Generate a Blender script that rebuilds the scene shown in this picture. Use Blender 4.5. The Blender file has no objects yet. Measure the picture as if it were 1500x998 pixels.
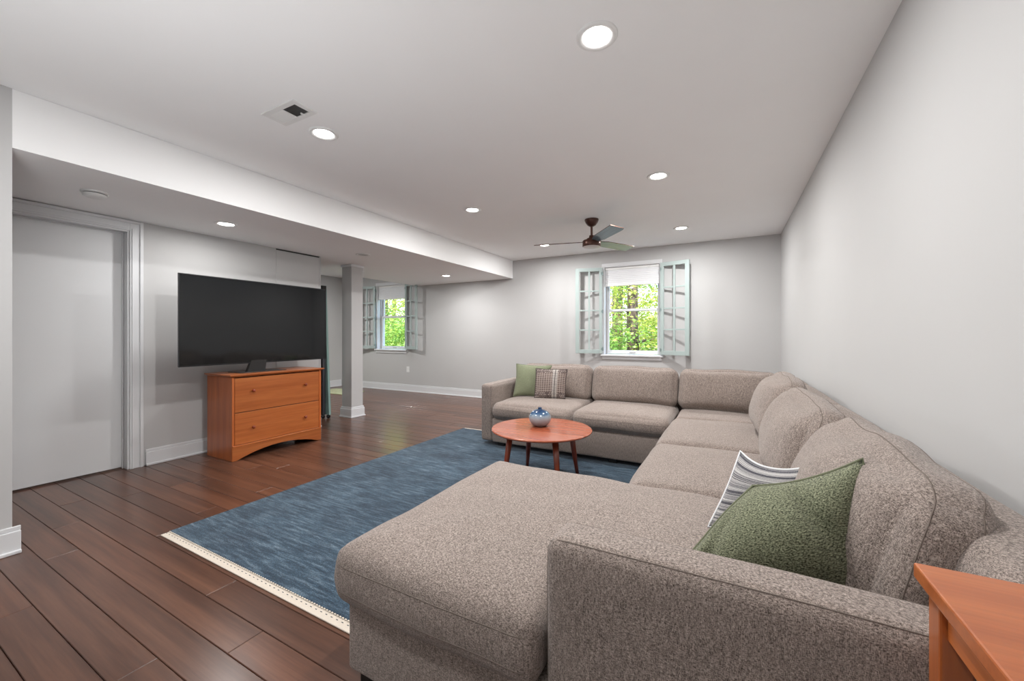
import bpy, bmesh, math, random
from mathutils import Vector, Matrix, noise as mnoise
rnd = random.Random(7)
S = bpy.context.scene
COL = S.collection

# ------------------------------------------------------------------ camera
FPX, IMW = 584.0, 1500.0
YAW = math.atan(317 / 584.0)
CAMZ = 1.147
cd = bpy.data.cameras.new('camera')
cd.sensor_width = 36.0
cd.lens = 36.0 * FPX / IMW
cd.shift_y = -8.0 / IMW
cd.clip_start = 0.02
cam = bpy.data.objects.new('camera', cd)
COL.objects.link(cam)
cam.location = (0, 0, CAMZ)
cam.rotation_euler = (math.pi / 2, 0, YAW)
S.camera = cam

# ------------------------------------------------------------------ world, sun, exposure
w = bpy.data.worlds.new('world'); S.world = w; w.use_nodes = True
wn = w.node_tree; bg = wn.nodes['Background']
sky = wn.nodes.new('ShaderNodeTexSky')
sky.sky_type = 'NISHITA'; sky.sun_disc = False
sky.sun_elevation = math.radians(52); sky.sun_rotation = math.radians(200)
sky.air_density = 1.0; sky.dust_density = 3.0
wn.links.new(sky.outputs[0], bg.inputs[0]); bg.inputs[1].default_value = 0.85
sl = bpy.data.lights.new('sun', 'SUN'); sl.energy = 9.5; sl.angle = math.radians(1.0); sl.color = (1, .96, .88)
so = bpy.data.objects.new('sun', sl); COL.objects.link(so)
so.rotation_euler = (math.radians(38), 0, math.radians(20))
# unseen upward fill lamp, added to brighten the ceiling in place of bounced flash
fl = bpy.data.lights.new('ceiling_fill', 'AREA'); fl.shape = 'DISK'; fl.size = 0.6; fl.energy = 16; fl.color = (.98, .99, 1)
fo = bpy.data.objects.new('ceiling_fill', fl); COL.objects.link(fo)
fo.location = (-1.4, -0.1, 0.75); fo.rotation_euler = (math.radians(180 - 12), 0, 0)
LAMP_W = 15.5
LAMP_C = (1.0, .99, .975)
S.view_settings.view_transform = 'Standard'; S.view_settings.look = 'None'
S.view_settings.exposure = 0.60; S.view_settings.gamma = 1.0; S.view_settings.use_curve_mapping = False

# ------------------------------------------------------------------ materials
def new_mat(name):
    m = bpy.data.materials.new(name); m.use_nodes = True
    nt = m.node_tree
    return m, nt, nt.nodes['Principled BSDF']
def nd(nt, t, **kw):
    n = nt.nodes.new(t)
    for k, v in kw.items(): setattr(n, k, v)
    return n
def coords(nt, scale=(1, 1, 1), kind='Object', rand=False):
    tc = nd(nt, 'ShaderNodeTexCoord'); mp = nd(nt, 'ShaderNodeMapping')
    mp.inputs['Scale'].default_value = scale
    src = tc.outputs[kind]
    if rand:
        oi = nd(nt, 'ShaderNodeObjectInfo')
        mu = nd(nt, 'ShaderNodeMath', operation='MULTIPLY'); mu.inputs[1].default_value = 37.0
        nt.links.new(oi.outputs['Random'], mu.inputs[0])
        ad = nd(nt, 'ShaderNodeVectorMath', operation='ADD')
        nt.links.new(src, ad.inputs[0]); nt.links.new(mu.outputs[0], ad.inputs[1]); src = ad.outputs[0]
    nt.links.new(src, mp.inputs['Vector'])
    return mp.outputs[0]
def noise_tex(nt, vec, scale, detail=3, rough=.55):
    n = nd(nt, 'ShaderNodeTexNoise'); n.inputs['Scale'].default_value = scale
    n.inputs['Detail'].default_value = detail; n.inputs['Roughness'].default_value = rough
    nt.links.new(vec, n.inputs['Vector']); return n.outputs[0]
def ramp(nt, fac, stops, interp='LINEAR'):
    r = nd(nt, 'ShaderNodeValToRGB'); cr = r.color_ramp; cr.interpolation = interp
    while len(cr.elements) > 1: cr.elements.remove(cr.elements[-1])
    cr.elements[0].position = stops[0][0]; cr.elements[0].color = (*stops[0][1], 1)
    for p, c in stops[1:]:
        e = cr.elements.new(p); e.color = (*c, 1)
    nt.links.new(fac, r.inputs[0]); return r.outputs[0]
def mixc(nt, fac, a, b, mode='MIX'):
    m = nd(nt, 'ShaderNodeMix', data_type='RGBA', blend_type=mode)
    for s, v in ((m.inputs[0], fac), (m.inputs[6], a), (m.inputs[7], b)):
        if isinstance(v, (int, float)): s.default_value = v
        elif isinstance(v, tuple): s.default_value = (*v, 1)
        else: nt.links.new(v, s)
    return m.outputs[2]
def bump(nt, h, bs, strength, dist=.002):
    b = nd(nt, 'ShaderNodeBump'); b.inputs['Strength'].default_value = strength; b.inputs['Distance'].default_value = dist
    nt.links.new(h, b.inputs['Height']); nt.links.new(b.outputs[0], bs.inputs['Normal'])
def plain(name, col, rough=.5, metal=0.0, spec=.5, vary=0.03, nscale=6.0):
    m, nt, b = new_mat(name)
    v = coords(nt)
    f = noise_tex(nt, v, nscale, 2)
    c = mixc(nt, f, tuple(max(0, x * (1 - vary)) for x in col), tuple(min(1, x * (1 + vary)) for x in col))
    nt.links.new(c, b.inputs['Base Color'])
    b.inputs['Roughness'].default_value = rough; b.inputs['Metallic'].default_value = metal
    b.inputs['Specular IOR Level'].default_value = spec
    return m
def paint(name, col, rough):
    m, nt, b = new_mat(name)
    v = coords(nt)
    f = noise_tex(nt, v, 3.0, 2)
    c = mixc(nt, f, tuple(x * .985 for x in col), tuple(min(1, x * 1.015) for x in col))
    nt.links.new(c, b.inputs['Base Color']); b.inputs['Roughness'].default_value = rough
    b.inputs['Specular IOR Level'].default_value = .3
    bump(nt, noise_tex(nt, v, 220, 2), b, .08, .001)
    return m
def emit(name, col, strength):
    m, nt, b = new_mat(name)
    b.inputs['Base Color'].default_value = (.8, .8, .8, 1)
    b.inputs['Emission Color'].default_value = (*col, 1); b.inputs['Emission Strength'].default_value = strength
    return m
def fabric(name, dark, light, thread=(430, 430, 110), bmp=.6, kind='Object', sheen=.25, lo=.33, hi=.67):
    m, nt, b = new_mat(name)
    v1 = coords(nt, thread, kind); v2 = coords(nt, (thread[2], thread[2], thread[0]), kind)
    n1 = noise_tex(nt, v1, 1.0, 2, .6); n2 = noise_tex(nt, v2, 1.0, 2, .6)
    mx = nd(nt, 'ShaderNodeMath', operation='ADD'); nt.links.new(n1, mx.inputs[0]); nt.links.new(n2, mx.inputs[1])
    hf = nd(nt, 'ShaderNodeMath', operation='MULTIPLY'); hf.inputs[1].default_value = .5; nt.links.new(mx.outputs[0], hf.inputs[0])
    c = ramp(nt, hf.outputs[0], [(lo, dark), (hi, light)])
    big = noise_tex(nt, coords(nt, (1, 1, 1), kind), 3.5, 3)
    k = ramp(nt, big, [(.3, (.92, .92, .92)), (.7, (1, 1, 1))])
    c2 = mixc(nt, 1.0, c, k, 'MULTIPLY')
    md = noise_tex(nt, coords(nt, (thread[0] * .3, thread[1] * .3, thread[2] * .22), kind), 1.0, 3, .6)
    c2 = mixc(nt, 1.0, c2, ramp(nt, md, [(.34, (.78, .78, .78)), (.66, (1.2, 1.2, 1.2))]), 'MULTIPLY')
    nt.links.new(c2, b.inputs['Base Color']); b.inputs['Roughness'].default_value = .92
    b.inputs['Specular IOR Level'].default_value = .1; b.inputs['Sheen Weight'].default_value = sheen; b.inputs['Sheen Roughness'].default_value = .5
    bump(nt, hf.outputs[0], b, bmp, .0025)
    return m
def wood(name, dark, mid, light, along, rough=.35, rand=True, coat=0.0, gscale=1.0, rg=.6):
    """along: axis index of the grain"""
    m, nt, b = new_mat(name)
    sc = [22 * gscale] * 3; sc[along] = .9 * gscale
    v = coords(nt, tuple(sc), rand=rand)
    n = noise_tex(nt, v, 1.0, 7, rg)
    c = ramp(nt, n, [(.25, dark), (.5, mid), (.78, light)])
    sf = [120 * gscale] * 3; sf[along] = 5 * gscale
    nf = noise_tex(nt, coords(nt, tuple(sf), rand=rand), 1.0, 3)
    k = ramp(nt, nf, [(.35, (.82, .82, .82)), (.6, (1, 1, 1))])
    c = mixc(nt, .7, c, k, 'MULTIPLY')
    if rand:
        oi = nd(nt, 'ShaderNodeObjectInfo')
        kk = ramp(nt, oi.outputs['Random'], [(0, (.8, .8, .82)), (.5, (1, 1, 1)), (1, (1.18, 1.12, 1.08))])
        c = mixc(nt, 1.0, c, kk, 'MULTIPLY')
    nt.links.new(c, b.inputs['Base Color']); b.inputs['Roughness'].default_value = rough
    b.inputs['Coat Weight'].default_value = coat; b.inputs['Coat Roughness'].default_value = .12
    bump(nt, nf, b, .06, .001)
    return m

M = {}
M['wall'] = paint('wall_paint', (.55, .547, .545), .75)
M['ceil'] = paint('ceiling_paint', (.93, .93, .93), .85)
M['trim'] = plain('trim_paint', (.74, .75, .765), .35, vary=.01)
M['doorp'] = plain('door_paint', (.76, .77, .78), .45, vary=.01)
M['plank'] = wood('plank_wood', (.045, .018, .011), (.108, .046, .027), (.19, .086, .050), 0, .28, True, .1, .8, .7)
M['subfloor'] = plain('subfloor', (.02, .012, .009), .8)
M['cherry_x'] = wood('cherry_wood_x', (.34, .082, .02), (.42, .115, .03), (.50, .155, .045), 0, .32, True, .2)
M['cherry_y'] = wood('cherry_wood_y', (.40, .10, .022), (.50, .140, .034), (.59, .19, .052), 1, .32, True, .2)
M['cherry_z'] = wood('cherry_wood_z', (.38, .092, .022), (.48, .128, .032), (.57, .17, .048), 2, .32, True, .2)
M['coffee_top'] = wood('coffee_table_top_wood', (.27, .06, .026), (.36, .096, .046), (.43, .13, .066), 0, .22, True, .4, .7)
M['coffee_leg'] = wood('coffee_table_leg_wood', (.16, .022, .008), (.24, .04, .014), (.30, .06, .02), 2, .3, True, .3)
M['sofa'] = fabric('sofa_weave', (.075, .056, .046), (.53, .44, .39), (640, 640, 190), 1.0, lo=.37, hi=.64)
M['seam'] = plain('sofa_seam', (.17, .137, .117), .9)
M['black'] = plain('black_plastic', (.012, .012, .013), .35)
M['foot'] = plain('black_foot', (.01, .01, .01), .5)
M['screen'] = plain('tv_screen', (.005, .006, .007), .07, spec=.5, vary=0)
M['bezel'] = plain('tv_bezel', (.02, .02, .022), .3, metal=.5)
M['teal'] = plain('shutter_paint', (.42, .50, .487), .45)
M['tealdark'] = plain('teal_panel_paint', (.30, .47, .44), .4)
M['greymetal'] = plain('dark_grey_metal', (.09, .09, .10), .4, metal=.6)
M['bronze'] = plain('bronze_metal', (.075, .032, .022), .3, metal=.5, vary=.1)
M['hinge'] = plain('hinge_metal', (.30, .38, .38), .4, metal=.7)
M['lens'] = emit('lamp_lens', (1, .98, .95), 14)
M['white_plastic'] = plain('white_plastic', (.82, .82, .81), .4, vary=.01)
M['fan_lens'] = plain('fan_bottom_cap', (.62, .60, .58), .4)
M['lightoff'] = plain('unlit_lens', (.42, .41, .40), .4)
M['ventdark'] = plain('vent_duct', (.03, .03, .03), .8)
M['shade'] = plain('shade_cloth', (.80, .81, .83), .9)
M['cream'] = plain('cream_fringe', (.62, .55, .47), .95, vary=.08, nscale=120)
M['stitch'] = plain('dark_stitch', (.03, .045, .06), .9)
M['mat'] = fabric('mat_cloth', (.30, .33, .16), (.48, .50, .30), (60, 60, 60))
M['bark'] = wood('bark', (.035, .025, .018), (.085, .062, .045), (.15, .12, .09), 2, .9, True, 0, 1.5)
M['ground'] = plain('ground_leaf_litter', (.12, .12, .05), .95, vary=.5, nscale=2)

# fan blade: brown edges, satin faces with the blue window reflection put into the colour
m, nt, b = new_mat('fan_blade'); M['blade'] = m
g = noise_tex(nt, coords(nt, (3, 60, 60), rand=True), 1.0, 3)
nt.links.new(ramp(nt, g, [(.3, (.07, .125, .16)), (.7, (.12, .20, .25))]), b.inputs['Base Color'])
b.inputs['Roughness'].default_value = .3; b.inputs['Coat Weight'].default_value = .6; b.inputs['Coat Roughness'].default_value = .12

# rug
m, nt, b = new_mat('rug_pile'); M['rug'] = m
a = noise_tex(nt, coords(nt, (7, 60, 20)), 1.0, 5, .65)
a2 = noise_tex(nt, coords(nt, (1.6, 3.2, 3)), 1.0, 4, .6)
a3 = noise_tex(nt, coords(nt, (110, 420, 60)), 1.0, 2, .6)
c = ramp(nt, a, [(.28, (.012, .028, .050)), (.50, (.045, .085, .128)), (.72, (.16, .225, .285))])
k = ramp(nt, a2, [(.32, (.46, .49, .53)), (.66, (1.1, 1.07, 1.04))])
c = mixc(nt, 1.0, c, k, 'MULTIPLY')
k3 = ramp(nt, a3, [(.35, (.45, .45, .47)), (.68, (1.65, 1.62, 1.58))])
c = mixc(nt, 1.0, c, k3, 'MULTIPLY')
nt.links.new(c, b.inputs['Base Color']); b.inputs['Roughness'].default_value = .9
b.inputs['Sheen Weight'].default_value = .2; b.inputs['Specular IOR Level'].default_value = .1
bump(nt, a3, b, .5, .004)

# vase glaze
m, nt, b = new_mat('vase_glaze'); M['vase'] = m
tc = nd(nt, 'ShaderNodeTexCoord'); sp = nd(nt, 'ShaderNodeSeparateXYZ'); nt.links.new(tc.outputs['Object'], sp.inputs[0])
nn = noise_tex(nt, coords(nt, (25, 25, 10)), 1.0, 4)
ad = nd(nt, 'ShaderNodeMath', operation='MULTIPLY_ADD'); ad.inputs[1].default_value = .035
nt.links.new(nn, ad.inputs[0]); nt.links.new(sp.outputs[2], ad.inputs[2])
c = ramp(nt, ad.outputs[0], [(.03, (.17, .18, .20)), (.085, (.34, .37, .40)), (.108, (.24, .31, .38)), (.124, (.05, .12, .23)), (.145, (.015, .045, .11))])
nt.links.new(c, b.inputs['Base Color']); b.inputs['Roughness'].default_value = .12; b.inputs['Coat Weight'].default_value = .5

# window glass
m, nt, b = new_mat('window_glass'); M['glass'] = m
nt.nodes.remove(b)
out = nt.nodes['Material Output']
tr = nd(nt, 'ShaderNodeBsdfTransparent'); gl = nd(nt, 'ShaderNodeBsdfGlossy'); gl.inputs['Roughness'].default_value = .03
lw_ = nd(nt, 'ShaderNodeLayerWeight'); lw_.inputs[0].default_value = .5
pw = nd(nt, 'ShaderNodeMath', operation='POWER'); pw.inputs[1].default_value = 5.0; nt.links.new(lw_.outputs['Facing'], pw.inputs[0])
fr = nd(nt, 'ShaderNodeMath', operation='MULTIPLY_ADD'); fr.inputs[1].default_value = .7; fr.inputs[2].default_value = .03; nt.links.new(pw.outputs[0], fr.inputs[0])
ms = nd(nt, 'ShaderNodeMixShader')
nt.links.new(fr.outputs[0], ms.inputs[0]); nt.links.new(tr.outputs[0], ms.inputs[1]); nt.links.new(gl.outputs[0], ms.inputs[2])
nt.links.new(ms.outputs[0], out.inputs[0])

# leaves
def leafmat(name, c1, c2):
    m, nt, b = new_mat(name)
    f = noise_tex(nt, coords(nt), 3.0, 4)
    c = ramp(nt, f, [(.3, c1), (.7, c2)])
    nt.links.new(c, b.inputs['Base Color']); b.inputs['Roughness'].default_value = .5
    t = nd(nt, 'ShaderNodeBsdfTranslucent'); nt.links.new(c, t.inputs[0])
    mx = nd(nt, 'ShaderNodeMixShader'); mx.inputs[0].default_value = .45
    out = nt.nodes['Material Output']
    nt.links.new(b.outputs[0], mx.inputs[1]); nt.links.new(t.outputs[0], mx.inputs[2]); nt.links.new(mx.outputs[0], out.inputs[0])
    return m
M['leaf0'] = leafmat('leaf_yellow_green', (.20, .30, .035), (.42, .48, .10))
M['leaf1'] = leafmat('leaf_mid_green', (.07, .19, .03), (.20, .36, .06))

# pillow cloths (UV)
M['green'] = fabric('green_pillow_weave', (.012, .016, .006), (.36, .38, .25), (52, 250, 90), 1.0, 'UV', .1, lo=.40, hi=.62)
M['lgreen'] = fabric('pale_green_pillow_weave', (.16, .18, .11), (.29, .31, .205), (150, 150, 150), .4, 'UV', .1)
m, nt, b = new_mat('striped_pillow_cloth'); M['stripe'] = m
v = coords(nt, (.01, 17, 1), 'UV'); n = noise_tex(nt, v, 1.0, 4, .75)
n2 = noise_tex(nt, coords(nt, (90, 200, 1), 'UV'), 1.0, 2)
s = ramp(nt, n, [(0, (.05, .05, .065)), (.47, (.62, .60, .58)), (.50, (.06, .06, .075)), (.53, (.62, .60, .58)), (.56, (.07, .07, .085)), (.60, (.6, .58, .56))], 'CONSTANT')
c = mixc(nt, ramp(nt, n2, [(.5, (0, 0, 0)), (.68, (.3, .3, .3))]), s, (.6, .58, .57))
nt.links.new(c, b.inputs['Base Color']); b.inputs['Roughness'].default_value = .95; bump(nt, n2, b, .4, .002)
m, nt, b = new_mat('patterned_pillow_cloth'); M['tribal'] = m
v = coords(nt, (1, 1, 1), 'UV')
def brick(vec, sc, bw, rh, c1, c2, mo, ms=.02, off=.5):
    t = nd(nt, 'ShaderNodeTexBrick'); t.offset = off
    t.inputs['Scale'].default_value = sc; t.inputs['Brick Width'].default_value = bw; t.inputs['Row Height'].default_value = rh
    t.inputs['Mortar Size'].default_value = ms
    for q, cc in (('Color1', c1), ('Color2', c2), ('Mortar', mo)): t.inputs[q].default_value = (*cc, 1)
    nt.links.new(vec, t.inputs['Vector']); return t.outputs[0]
body = brick(v, 10, .75, .62, (.17, .125, .108), (.13, .095, .085), (.44, .37, .33), .06, .0)
dash = brick(v, 10, 1.3, .42, (.62, .57, .52), (.66, .6, .55), (.035, .028, .03), .10, .0)
rows = brick(v, 10, .6, .5, (.40, .33, .29), (.15, .11, .10), (.06, .045, .045), .08, .5)
sp = nd(nt, 'ShaderNodeSeparateXYZ'); nt.links.new(v, sp.inputs[0])
mk = ramp(nt, sp.outputs[0], [(0, (0, 0, 0)), (.57, (1, 1, 1)), (.73, (0, 0, 0))], 'CONSTANT')
mk2 = ramp(nt, sp.outputs[1], [(0, (1, 1, 1)), (.2, (0, 0, 0)), (.86, (1, 1, 1))], 'CONSTANT')
c = mixc(nt, mk2, body, rows); c = mixc(nt, mk, c, dash)
nt.links.new(c, b.inputs['Base Color']); b.inputs['Roughness'].default_value = .95

# ------------------------------------------------------------------ mesh helpers
def link(name, me, mat, parent=None, smooth=False):
    o = bpy.data.objects.new(name, me); COL.objects.link(o)
    if mat is not None:
        for mm in (mat if isinstance(mat, (list, tuple)) else [mat]): me.materials.append(mm)
    if smooth:
        for p in me.polygons: p.use_smooth = True
    if parent is not None: o.parent = parent
    return o
def bobj(name, bm, mat, parent=None, smooth=False):
    bmesh.ops.recalc_face_normals(bm, faces=bm.faces[:])
    me = bpy.data.meshes.new(name); bm.to_mesh(me); bm.free()
    return link(name, me, mat, parent, smooth)
def tag(o, label, cat, group=None, kind=None):
    o['label'] = label; o['category'] = cat
    if group: o['group'] = group
    if kind: o['kind'] = kind
    return o
def empty(name, loc=(0, 0, 0), rz=0.0):
    o = bpy.data.objects.new(name, None); COL.objects.link(o)
    o.empty_display_size = .1; o.location = loc; o.rotation_euler = (0, 0, rz)
    return o
def bx(bm, x0, x1, y0, y1, z0, z1, bev=0.0, seg=2):
    r = bmesh.ops.create_cube(bm, size=1.0)
    vs = r['verts']
    for v in vs:
        v.co = Vector(((x0 + x1) / 2 + v.co.x * (x1 - x0), (y0 + y1) / 2 + v.co.y * (y1 - y0), (z0 + z1) / 2 + v.co.z * (z1 - z0)))
    if bev > 0:
        es = set()
        for v in vs:
            for e in v.link_edges: es.add(e)
        bmesh.ops.bevel(bm, geom=list(es), offset=bev, segments=seg, affect='EDGES', profile=.5)
def box(name, x0, x1, y0, y1, z0, z1, mat, parent=None, bev=0.0, seg=2, smooth=False):
    bm = bmesh.new(); bx(bm, x0, x1, y0, y1, z0, z1, bev, seg)
    return bobj(name, bm, mat, parent, smooth)
def boxes(name, lst, mat, parent=None, bev=0.0):
    bm = bmesh.new()
    for t in lst: bx(bm, *t, bev)
    return bobj(name, bm, mat, parent)
def lathe(name, prof, mat, parent=None, n=40, loc=(0, 0, 0), smooth=True):
    bm = bmesh.new(); rings = []
    for r, z in prof:
        if r < 1e-6: rings.append([bm.verts.new((0, 0, z))])
        else: rings.append([bm.verts.new((r * math.cos(2 * math.pi * k / n), r * math.sin(2 * math.pi * k / n), z)) for k in range(n)])
    for a, b_ in zip(rings, rings[1:]):
        for k in range(n):
            q = [a[k % len(a)], a[(k + 1) % len(a)], b_[(k + 1) % len(b_)], b_[k % len(b_)]]
            u = []
            for x in q:
                if x not in u: u.append(x)
            if len(u) > 2: bm.faces.new(u)
    o = bobj(name, bm, mat, parent, smooth); o.location = loc
    return o
def tube_bm(bm, pts, rad, n=6, closed=False):
    pts = [Vector(p) for p in pts]; N = len(pts); rings = []
    for i, p in enumerate(pts):
        a = pts[(i - 1) % N] if (closed or i > 0) else p
        c_ = pts[(i + 1) % N] if (closed or i < N - 1) else p
        t = (c_ - a)
        t = t.normalized() if t.length > 1e-9 else Vector((0, 0, 1))
        ref = Vector((0, 0, 1)) if abs(t.z) < .9 else Vector((1, 0, 0))
        s = t.cross(ref).normalized(); u = s.cross(t)
        r = rad[i] if isinstance(rad, (list, tuple)) else rad
        rings.append([bm.verts.new(p + (s * math.cos(2 * math.pi * k / n) + u * math.sin(2 * math.pi * k / n)) * r) for k in range(n)])
    rr = list(range(N)) + ([0] if closed else [])
    for i, j in zip(rr, rr[1:]):
        for k in range(n): bm.faces.new([rings[i][k], rings[i][(k + 1) % n], rings[j][(k + 1) % n], rings[j][k]])
    if not closed:
        bm.faces.new(rings[0][::-1]); bm.faces.new(rings[-1])
def copy_tree(o, parent=None):
    c = o.copy(); COL.objects.link(c); c.parent = parent
    for ch in list(o.children): copy_tree(ch, c)
    return c

# ------------------------------------------------------------------ room shell
XR, YB, H, SZ = .59, 6.11, 2.44, 2.13          # right wall, back wall, ceiling, soffit height
XS, XSL, XL, XF, YN = -3.30, -5.5, -4.5, -7.7, -3.2
def struct(o, label, cat): return tag(o, label, cat, None, 'structure')

floor = struct(box('floor', XF - .2, XR + .2, YN - .2, YB + .25, -.10, -.014, M['subfloor']), 'dark reddish brown hardwood plank floor under the rug', 'floor')
W, L = .127, 1.92
def plank_mesh(length):
    bm = bmesh.new(); g = .0012
    bx(bm, -length / 2 + g, length / 2 - g, -W / 2 + g, W / 2 - g, -.014, 0)
    top = [e for e in bm.edges if all(v.co.z > -.001 for v in e.verts)]
    bmesh.ops.bevel(bm, geom=top, offset=.0018, segments=1, affect='EDGES')
    bmesh.ops.recalc_face_normals(bm, faces=bm.faces[:])
    me = bpy.data.meshes.new('plank'); bm.to_mesh(me); bm.free(); me.materials.append(M['plank'])
    return me
full = plank_mesh(L)
known = {-1: -3.056, 0: -1.586, 1: -2.02}
y0 = .772; row = -5; nplank = 0
while y0 + row * W < YB - .02:
    ya = y0 + row * W; yb = min(ya + W, YB)
    off = known.get(row, rnd.uniform(-L, 0))
    xs = off
    while xs > XF: xs -= L
    xmax = XR
    while xs < xmax:
        a, e = max(xs, XF), min(xs + L, xmax)
        # the left room's floor only shows past the wall end
        if e - a > .03 and not (a < XL and e < XL - .3 and ya < 2.6):
            me = full if (e - a > L - 1e-4) else plank_mesh(e - a)
            o = bpy.data.objects.new('plank', me); COL.objects.link(o)
            o.location = ((a + e) / 2, ya + W / 2, 0); o.parent = floor; nplank += 1
        xs += L
    row += 1

wr = struct(box('wall_right', XR, XR + .15, YN, YB, 0, H, M['wall']), 'long plain white wall behind the sectional sofa', 'wall')
# back wall with two window openings
WIN = [(-1.70, -.87, .845, 2.20), (-6.60, -5.77, .845, 2.20)]
lst = []
xs = sorted([(a, b_, c, d) for a, b_, c, d in WIN])
prev = XF - .15
for a, b_, c, d in xs:
    lst.append((prev, a, YB, YB + .22, 0, H)); lst.append((a, b_, YB, YB + .22, 0, c)); lst.append((a, b_, YB, YB + .22, d, H)); prev = b_
lst.append((prev, XR + .15, YB, YB + .22, 0, H))
struct(boxes('wall_back', lst, M['wall']), 'white end wall holding the two shuttered windows', 'wall')
# left wall (behind the television) with the door opening
DY0, DY1, DZ = .52, 1.44, 2.045
lw = struct(boxes('wall_left', [(XL - .13, XL, YN, DY0, 0, SZ), (XL - .13, XL, DY0, DY1, DZ, SZ), (XL - .13, XL, DY1, 3.25, 0, SZ)], M['wall']), 'white wall behind the television and dresser', 'wall')
struct(box('wall_left_stub', XS - .12, XS, YN, .587, 0, H, M['wall']), 'white wall stub ending beside the white door', 'wall')
struct(box('wall_far', XF - .15, XF, YN, YB, 0, H, M['wall']), 'far white side wall seen past the square post', 'wall')
struct(box('wall_front', XF - .15, XR + .15, YN - .15, YN, 0, H, M['wall']), 'white wall closing the near end of the room', 'wall')
struct(boxes('ceiling', [(XF - .15, XR + .15, YN - .15, YB + .22, H, H + .12)], M['ceil']), 'flat white ceiling with recessed lights and fan', 'ceiling')
struct(boxes('ceiling_soffit', [(XSL, XS, .587, YB, SZ, H - .001), (XSL, XS - .12, YN, .587, SZ, H - .001)], M['ceil']), 'lowered white soffit over the television wall and post', 'soffit')

# square post
px0, px1, py0, py1 = -4.78, -4.585, 3.79, 3.985
post = struct(empty('post', (-4.68, 3.89, 0)), 'square white support post with base moulding', 'post')
def pbox(n, d, z0, z1, bev=.004):
    o = box(n, px0 - d + 4.68, px1 + d + 4.68, py0 - d - 3.89, py1 + d - 3.89, z0, z1, M['trim'] if n != 'shaft' else M['wall'], post, bev); return o
pbox('shaft', 0, 0, SZ); pbox('base_moulding', .018, 0, .12); pbox('base_cap', .01, .12, .145); pbox('shoe_moulding', .028, 0, .018); pbox('top_moulding', .012, SZ - .03, SZ)

# baseboards
def baseboard(name, axis, pos, sgn, a, b_, label, extra=()):
    r = struct(empty(name, (0, 0, 0)), label, 'baseboard')
    for nm, d, z0, z1 in (('board', .016, 0, .118), ('cap', .010, .118, .142), ('shoe_moulding', .028, 0, .018)):
        t = (pos, pos + sgn * d); t = (min(t), max(t))
        if axis == 'x': box(nm, t[0], t[1], a, b_, z0, z1, M['trim'], r, .004)
        else: box(nm, a, b_, t[0], t[1], z0, z1, M['trim'], r, .004)
    return r
baseboard('baseboard_back', 'y', YB, -1, XF + .03, XR - .03, 'white baseboard along the window wall')
baseboard('baseboard_left', 'x', XL, 1, DY1 + .10, 3.25, 'white baseboard between the door casing and dresser')
baseboard('baseboard_right', 'x', XR, -1, YN + .03, YB - .03, 'white baseboard along the wall behind the sofa')
baseboard('baseboard_far', 'x', XF, 1, YN + .03, YB - .03, 'white baseboard on the far side wall past the post')
baseboard('baseboard_stub', 'x', XS, 1, YN + .03, .587 + .028, 'white baseboard wrapping the wall stub')

# white door with casing
d1 = struct(empty('door_1', (XL, (DY0 + DY1) / 2, 0)), 'plain white flush door in a moulded white casing', 'door')
def dbox(n, x0, x1, y0_, y1_, z0, z1, mat='trim', bev=.003, par=None):
    return box(n, x0 - XL, x1 - XL, y0_ - (DY0 + DY1) / 2, y1_ - (DY0 + DY1) / 2, z0, z1, M[mat], par or d1, bev)
dbox('door_leaf', XL - .125, XL - .085, DY0 + .02, DY1 - .02, .012, DZ - .02, 'doorp')
dbox('jamb', XL - .128, XL + .002, DY1 - .019, DY1, 0, DZ); dbox('jamb', XL - .128, XL + .002, DY0, DY0 + .019, 0, DZ)
dbox('head_jamb', XL - .128, XL + .002, DY0 + .019, DY1 - .019, DZ - .019, DZ)
dbox('door_stop', XL - .084, XL - .072, DY1 - .03, DY1 - .019, 0, DZ - .019); dbox('door_stop', XL - .084, XL - .072, DY0 + .019, DY1 - .03, DZ - .031, DZ - .019)
for yy0, yy1, nm in ((DY1 - .006, DY1 + .082, 'casing'), (DY0 - .082, DY0 + .006, 'casing')):
    cs = dbox(nm, XL, XL + .014, yy0, yy1, 0, DZ + .08)
    s = 1 if yy0 > 1 else -1
    o_in, o_out = (yy0, yy1) if s > 0 else (yy1, yy0)
    a, c_ = sorted((o_out, o_out - s * .024)); dbox('outer_band', XL + .014, XL + .024, a, c_, 0, DZ + .08, par=d1)
    a, c_ = sorted((o_in + s * .012, o_in + s * .024)); dbox('inner_bead', XL + .014, XL + .02, a, c_, 0, DZ + .012, par=d1)
dbox('head_casing', XL, XL + .014, DY0 + .006, DY1 - .006, DZ - .006, DZ + .08)
dbox('outer_band', XL + .014, XL + .024, DY0 - .058, DY1 + .058, DZ + .056, DZ + .08); dbox('inner_bead', XL + .014, XL + .02, DY0 + .02, DY1 - .02, DZ + .006, DZ + .018)
# flush panel door behind the television
d2 = struct(empty('door_2', (XL, 2.97, 0)), 'flush white panel set in the wall behind the television', 'door')
box('panel', 0, .006, -.278, .262, .15, 2.112, M['wall'], d2, .002)
box('edge_strip', 0, .010, .262, .28, .15, 2.125, M['wall'], d2, .002)
box('top_gap', -.01, .001, -.278, .27, 2.112, 2.128, M['ventdark'], d2)

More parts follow.
